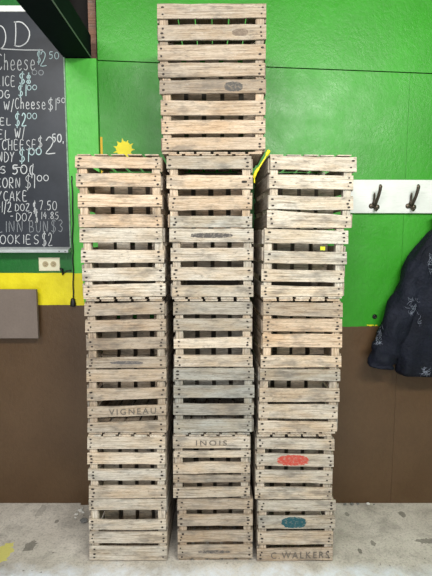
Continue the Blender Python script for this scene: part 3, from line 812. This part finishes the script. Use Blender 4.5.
def sleeve(mirror):
    cen = [(440, 243, 9, .046), (431, 252, 12, .060), (421, 268, 13.5, .068), (409.5, 292, 14.5, .068), (400, 313, 14.5, .065), (391.5, 337, 14, .060), (385, 352, 14, .054), (381.5, 362, 13.5, .050), (380.5, 367.5, 12.5, .044)]
    d = []
    for i in range(len(cen) - 1):
        for k in range(4):
            t = k / 4; d.append(tuple(cen[i][j] + (cen[i + 1][j] - cen[i][j]) * t for j in range(4)))
    d.append(cen[-1])
    rings = []
    yc = YJ - .012
    for i, (px, py, r, hd) in enumerate(d):
        c = P(px, py, yc); hw = r * 2.34 / 433 * .98
        p1, p2 = P(*d[min(i + 1, len(d) - 1)][:2], yc), P(*d[max(i - 1, 0)][:2], yc)
        t = (p1 - p2).normalized(); side = Vector((t.z, 0, -t.x)).normalized()
        if i < 4: side = side.lerp(Vector((-1, 0, 0)) if side.x < 0 else Vector((1, 0, 0)), 0)
        ring = []
        for k in range(36):
            a = 2 * math.pi * k / 36
            f = .006 * math.sin(3 * a + i * .9) + .003 * math.sin(5 * a - i * 1.3) + .010 * pnoise(Vector((math.cos(a) * 2, math.sin(a) * 2, i * .35))) + (.004 * math.sin(i * 1.7) if i > 18 else .0)
            q = c + side * (hw + f) * math.cos(a) + Vector((0, 1, 0)) * (hd + f) * math.sin(a)
            q.y = min(q.y, WALL - .003)
            if mirror: q.x = 2 * jx - q.x
            ring.append(q)
        rings.append(ring)
    # turned cuff end
    last = rings[-1]; c = sum(last, Vector()) / len(last)
    rings.append([c + (q - c) * .86 + Vector((0, 0, .004)) for q in last])
    mb = MB(); mb.loft(rings)
    o = mb.build('sleeve', m_jk, jk, jk.location, True)
    return BVHTree.FromPolygons([Vector(v) for v in mb.v], [list(f) for f in mb.f])
sb = sleeve(False); sleeve(True)
mb = MB(); rings = []
for (dz, hw, hd) in ((0, .078, .048), (.02, .072, .046), (.05, .074, .047), (.062, .078, .050), (.055, .066, .040), (.01, .060, .036)):
    z = P(449, 226, YJ).z + dz
    rings.append([Vector((jx + hw * math.cos(2 * math.pi * k / 32), min(YJ + .02 + hd * math.sin(2 * math.pi * k / 32), WALL - .022), z - .02 * max(0, -math.sin(2 * math.pi * k / 32)))) for k in range(32)])
mb.loft(rings); mb.build('collar', m_jk, jk, jk.location, True)
mb = MB(); zz = P(449, 224, YJ).z
pts = [Vector((jx + .02 * math.cos(t), YJ + .045 + .0 * t, zz + .04 + .03 * math.sin(t))) for t in [math.pi * k / 8 for k in range(9)]]
mb.tube(pts, .003, 6); mb.build('hanging_loop', m_jk, jk, jk.location, True)
m_sil = plain('silver_print', sr(120, 126, 142), .5, .2, nscale=120, namt=.4)
def swirl(cx, cy, rx, ry, n, seed, tilt):
    rnd = random.Random(seed); mb = MB()
    for k in range(n):
        px = cx + rnd.uniform(-1, 1) * rx; py = cy + rnd.uniform(-1, 1) * ry
        ang = tilt + rnd.uniform(-.8, .8); seg = []
        cur = rnd.uniform(-.5, .5)
        for j in range(rnd.randint(4, 9)):
            d = (P(px, py, 0) - CAM).normalized()
            hit = None
            for bv in (sb, bodyb):
                hh = bv.ray_cast(CAM, d)
                if hh[0] is not None and (hit is None or hh[3] < hit[1]): hit = (hh[0] + hh[1] * .0006 * (1 if hh[1].dot(d) < 0 else -1), hh[3])
            if hit: seg.append(hit[0])
            px += math.cos(ang) * .9; py += math.sin(ang) * .9; ang += cur
        if len(seg) > 2: mb.tube(seg, [.0003 + .0007 * math.sin(math.pi * (i + .5) / len(seg)) for i in range(len(seg))], 5)
    o = mb.build('silver_print', m_sil, jk, jk.location, True); o['label'] = 'silver swirl print'
swirl(379.5, 333, 2.6, 9, 38, 1, 1.9)
swirl(414, 305, 3.5, 8, 24, 2, 2.1)
swirl(428, 371, 3.5, 3.5, 24, 3, 2.6)
swirl(430.5, 262, 2.5, 10, 22, 4, 1.7)
swirl(421, 320, 2.0, 6, 6, 5, 1.9)

# rubble by the foot of the left stack and along the wall
m_st = plain('grey_stone', (.20, .20, .19), .9, nscale=40, namt=.4); m_pl = plain('white_plaster', (.72, .71, .66), .9, nscale=60, namt=.2)
def rock(q, r, m, name, label, cat, group=None):
    mb = MB(); rings = []
    s = random.uniform(0, 50)
    for i in range(5):
        ph = math.pi * (i + .5) / 5
        ring = []
        for k in range(9):
            a = 2 * math.pi * k / 9
            rr_ = r * (1 + .5 * pnoise(Vector((math.cos(a) + s, math.sin(a), ph))))
            ring.append(Vector((q.x + rr_ * math.sin(ph) * math.cos(a), q.y + rr_ * math.sin(ph) * math.sin(a) * .8, max(.0, r * .5 - rr_ * math.cos(ph) * .5))))
        rings.append(ring)
    mb.loft(rings); o = mb.build(name, m, None, (q.x, q.y, 0)); tag(o, label, cat, group)
rock(PF(84, 522), .022, m_st, 'stone', 'grey stone lying on the floor against the left stack of crates', 'stone')
for px, py, r in ((77, 515, .012), (80, 511.5, .015), (75.5, 518, .007), (83, 513, .010), (82, 509, .009)):
    rock(PF(px, py), r, m_pl, 'plaster_chip', 'white crumb of plaster on the floor left of the crates', 'plaster chip', 'plaster crumbs by the left stack')
for px, py, r in ((352, 505, .012), (358, 504.5, .009), (368, 504.5, .012), (345, 505, .010), (374, 505, .006)):
    rock(PF(px, py), r, m_st if px != 368 else m_pl, 'stone_chip', 'small stone chip at the foot of the brown wall' if px != 368 else 'pale stone chip at the foot of the brown wall', 'stone chip', 'stone chips along the right wall foot' if px != 368 else None)

# ------------------------------------------------------------------ light
def area(name, loc, target, sx, sy, power, colr):
    l = bpy.data.lights.new(name, 'AREA'); l.shape = 'RECTANGLE'; l.size = sx; l.size_y = sy; l.energy = power; l.color = colr
    o = bpy.data.objects.new(name, l); COL.objects.link(o); o.location = loc
    o.rotation_euler = (Vector(target) - Vector(loc)).to_track_quat('-Z', 'Y').to_euler()
area('ceiling_lamp', (1.0, -2.2, 2.95), (.3, .2, 1.2), 1.4, .25, 74, (1, .98, .93))
area('ceiling_lamp', (-1.0, -2.2, 3.15), (-.2, .2, 1.2), 1.4, .25, 46, (1, .98, .93))
area('doorway_daylight', (-.5, -4.0, 1.7), (0, 0, 1.0), 2.2, 2.2, 56, (.96, .98, 1))
# unseen rest of the room: side wall and ceiling, added to cut ambient light
mb = MB(); mb.box((2.3, -4.2, 0), (2.35, WALL, 3.3)); o = mb.build('wall_right', m_right); tag(o, **STRUCT)
mb = MB(); mb.box((-2.4, -4.2, 3.301), (2.35, WALL + .2, 3.35)); o = mb.build('ceiling', plain('dark_ceiling', (.10, .09, .08), .9)); tag(o, **STRUCT)
w = bpy.data.worlds.new('world'); scn.world = w; w.use_nodes = True
w.node_tree.nodes['Background'].inputs[0].default_value = (1, 1, 1, 1)
w.node_tree.nodes['Background'].inputs[1].default_value = .18
scn.view_settings.view_transform = 'Standard'; scn.view_settings.look = 'None'
scn.view_settings.exposure = 0.0; scn.view_settings.gamma = 1; scn.view_settings.use_curve_mapping = False
